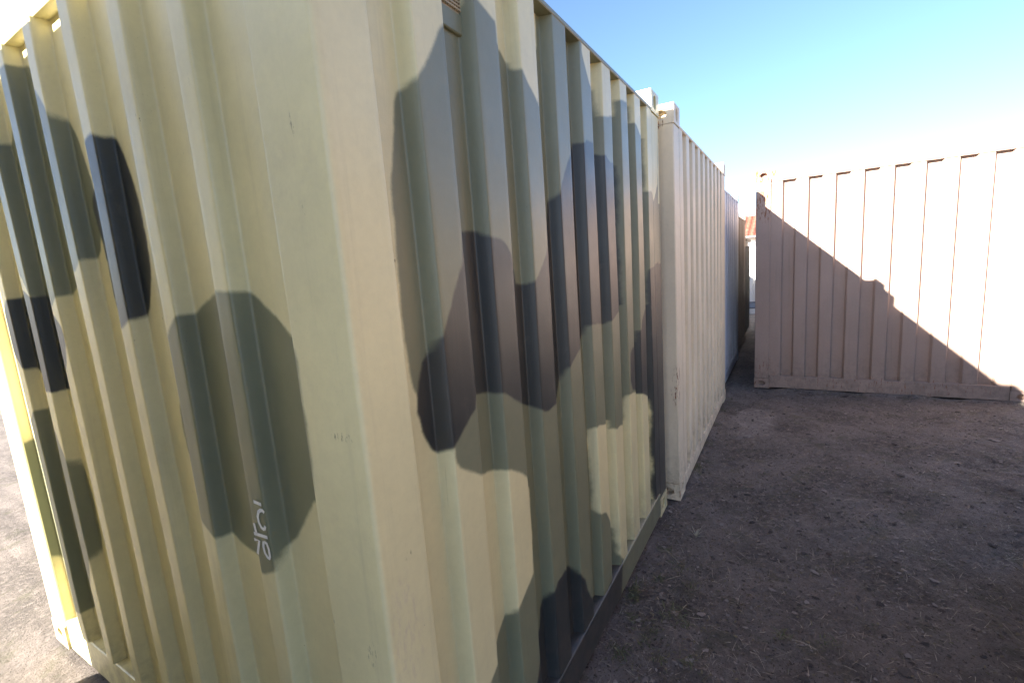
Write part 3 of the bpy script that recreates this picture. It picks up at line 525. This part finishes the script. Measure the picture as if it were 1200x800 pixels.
n = NT('pebble_stone'); rnd = n.t.nodes.new('ShaderNodeNewGeometry').outputs['Random Per Island']
n.inp(n.b.inputs['Base Color'], n.mix(n.ramp(rnd, .1, 1), (0.05, 0.042, 0.038), (0.26, 0.225, 0.20))); n.b.inputs['Roughness'].default_value = .9
o = mesh_obj('pebbles', V, F, n.m); o['kind'] = 'stuff'; o['label'] = 'small grey brown pebbles strewn over the dirt alley'; o['category'] = 'pebbles'
# clods of earth and a few larger stones
x, y = density_pts(420, 8.5); s = rng.lognormal(-4.35, .35, len(x)); n0 = 60
x[:n0] = rng.uniform(3.4, 6.2, n0); y[:n0] = -.085 - rng.random(n0) * .05; x[n0:2 * n0] = 6.36 - rng.random(n0) * .06; y[n0:2 * n0] = rng.uniform(-2.7, -.4, n0)
B = base[None] * (1 + .7 * (rng.random((len(x), 10, 1)) - .5)) * s[:, None, None]; B[..., 2] *= .7
X = B[..., 0] + x[:, None]; Y = B[..., 1] + y[:, None]; Z = B[..., 2] + gz(x, y)[:, None]
V = np.stack([X, Y, Z], 2).reshape(-1, 3); F = (fc[None] + (np.arange(len(x)) * 10)[:, None, None]).reshape(-1, 3)
nn_ = NT('earth_clod'); rnd = nn_.t.nodes.new('ShaderNodeNewGeometry').outputs['Random Per Island']
nn_.inp(nn_.b.inputs['Base Color'], nn_.mix(rnd, (0.06, 0.048, 0.042), (0.16, 0.135, 0.12))); nn_.b.inputs['Roughness'].default_value = .95; nn_.L(nn_.bump(nn_.noise(90, 6, .7), .006, .9), nn_.b.inputs['Normal'])
o = mesh_obj('earth_clods', V, F, nn_.m, smooth=True); o['kind'] = 'stuff'; o['label'] = 'brown clods of earth and stones loose on the dirt and along the container bases'; o['category'] = 'clods'
# straw and twigs: bent three-point ribbons
def ribbons(n_, lm, ls, wm, up, pts=None):
    x, y = pts if pts is not None else density_pts(n_); n_ = len(x); L = np.clip(rng.lognormal(math.log(lm), ls, n_), .01, .16); t = rng.random(n_) * 6.28; bend = (rng.random(n_) - .5) * 1.3; W_ = wm * (.6 + .8 * rng.random(n_)); up_ = up * rng.random(n_) ** 2
    V = np.zeros((n_, 8, 3)); px, py, pz = x.copy(), y.copy(), gz(x, y) + .002 + .006 * rng.random(n_); a = t.copy()
    for k in range(4):
        nx_, ny_ = -np.sin(a), np.cos(a); wk = W_ * (1, .9, .7, .15)[k]
        V[:, 2 * k] = np.stack([px + nx_ * wk, py + ny_ * wk, pz], 1); V[:, 2 * k + 1] = np.stack([px - nx_ * wk, py - ny_ * wk, pz + .3 * wk], 1)
        px += np.cos(a) * L / 3; py += np.sin(a) * L / 3; pz = np.maximum(pz + L / 3 * up_ * (1.2 - .6 * k), gz(px, py) + .0015); a += bend / 3
    F = (np.array([(0, 1, 3, 2), (2, 3, 5, 4), (4, 5, 7, 6)])[None] + (np.arange(n_) * 8)[:, None, None]).reshape(-1, 4); return V.reshape(-1, 3), F
n = NT('dry_straw'); rnd = n.t.nodes.new('ShaderNodeNewGeometry').outputs['Random Per Island']
n.inp(n.b.inputs['Base Color'], n.mix(n.ramp(rnd, .2, 1), (0.08, 0.062, 0.05), (0.46, 0.40, 0.31))); n.b.inputs['Roughness'].default_value = .8; M_STRAW = n.m
V, F = ribbons(26000, .028, .6, .0008, .35); o = mesh_obj('straw', V, F, M_STRAW); o['kind'] = 'stuff'; o['label'] = 'short dry straw and twigs scattered over the dirt alley'; o['category'] = 'straw'
n = NT('dead_leaf'); rnd = n.t.nodes.new('ShaderNodeNewGeometry').outputs['Random Per Island']
n.inp(n.b.inputs['Base Color'], n.mix(rnd, (0.05, 0.04, 0.028), (0.15, 0.125, 0.075))); n.b.inputs['Roughness'].default_value = .8
V, F = ribbons(7000, .014, .3, .0042, .5); o = mesh_obj('leaf_litter', V, F, n.m); o['kind'] = 'stuff'; o['label'] = 'tiny brown dead leaves lying over the dirt alley'; o['category'] = 'leaves'
# sparse living weeds near the foot of the camouflaged container
n = NT('weed_green'); rnd = n.t.nodes.new('ShaderNodeNewGeometry').outputs['Random Per Island']
n.inp(n.b.inputs['Base Color'], n.mix(rnd, (0.055, 0.065, 0.03), (0.13, 0.125, 0.06))); n.b.inputs['Roughness'].default_value = .6
cx = np.concatenate([rng.uniform(1.0, 2.6, 26), rng.uniform(.7, 2.4, 22)]); cy = np.concatenate([rng.uniform(-.30, -.03, 26), rng.uniform(-1.4, -.25, 22)])
cx[40:] = rng.uniform(3.4, 6, 8); cy[40:] = -.09
px = np.repeat(cx, 26) + rng.normal(0, .022, 26 * 48); py = np.minimum(np.repeat(cy, 26) + rng.normal(0, .022, 26 * 48), -.012)
V, F = ribbons(0, .026, .35, .0022, 1.3, (px, py)); o = mesh_obj('ground_weeds', V, F, n.m); o['kind'] = 'stuff'; o['label'] = 'sparse low green weeds along the container base'; o['category'] = 'weeds'
# the one pale dried weed standing in the alley
V = []; F = []; wx, wy = 2.79, -.235; wz = float(gz(np.array(wx), np.array(wy)))
for k in range(17):
    t = k * 2.4 + random.uniform(-.3, .3); L = random.uniform(.035, .085); lift = random.uniform(.5, 1.7); q0 = np.array([wx, wy, wz])
    for j in range(4):
        f_ = j / 3; c = q0 + np.array([math.cos(t) * L * f_, math.sin(t) * L * f_, L * lift * f_ * (1.15 - .5 * f_)]); wv = np.array([-math.sin(t), math.cos(t), 0]) * .0022 * (1, .9, .6, .1)[j]
        V += [c + wv, c - wv]
    b = k * 8; F += [(b, b + 1, b + 3, b + 2), (b + 2, b + 3, b + 5, b + 4), (b + 4, b + 5, b + 7, b + 6)]
n = NT('pale_dry_blade'); n.inp(n.b.inputs['Base Color'], (0.36, 0.33, 0.25)); n.b.inputs['Roughness'].default_value = .8
o = mesh_obj('dried_weed', V, F, n.m); o['label'] = 'small pale dried weed with spreading blades standing alone on the dirt'; o['category'] = 'weed'
container('red_bounce_container', 'unseen rust red shipping container added beside the viewer to bounce warm light onto the alley wall', .75, 3.15, -4.19, .012, 2.50, M_OPP, railb=.16)  # added off camera to block sky and reflect warm light onto the flutes
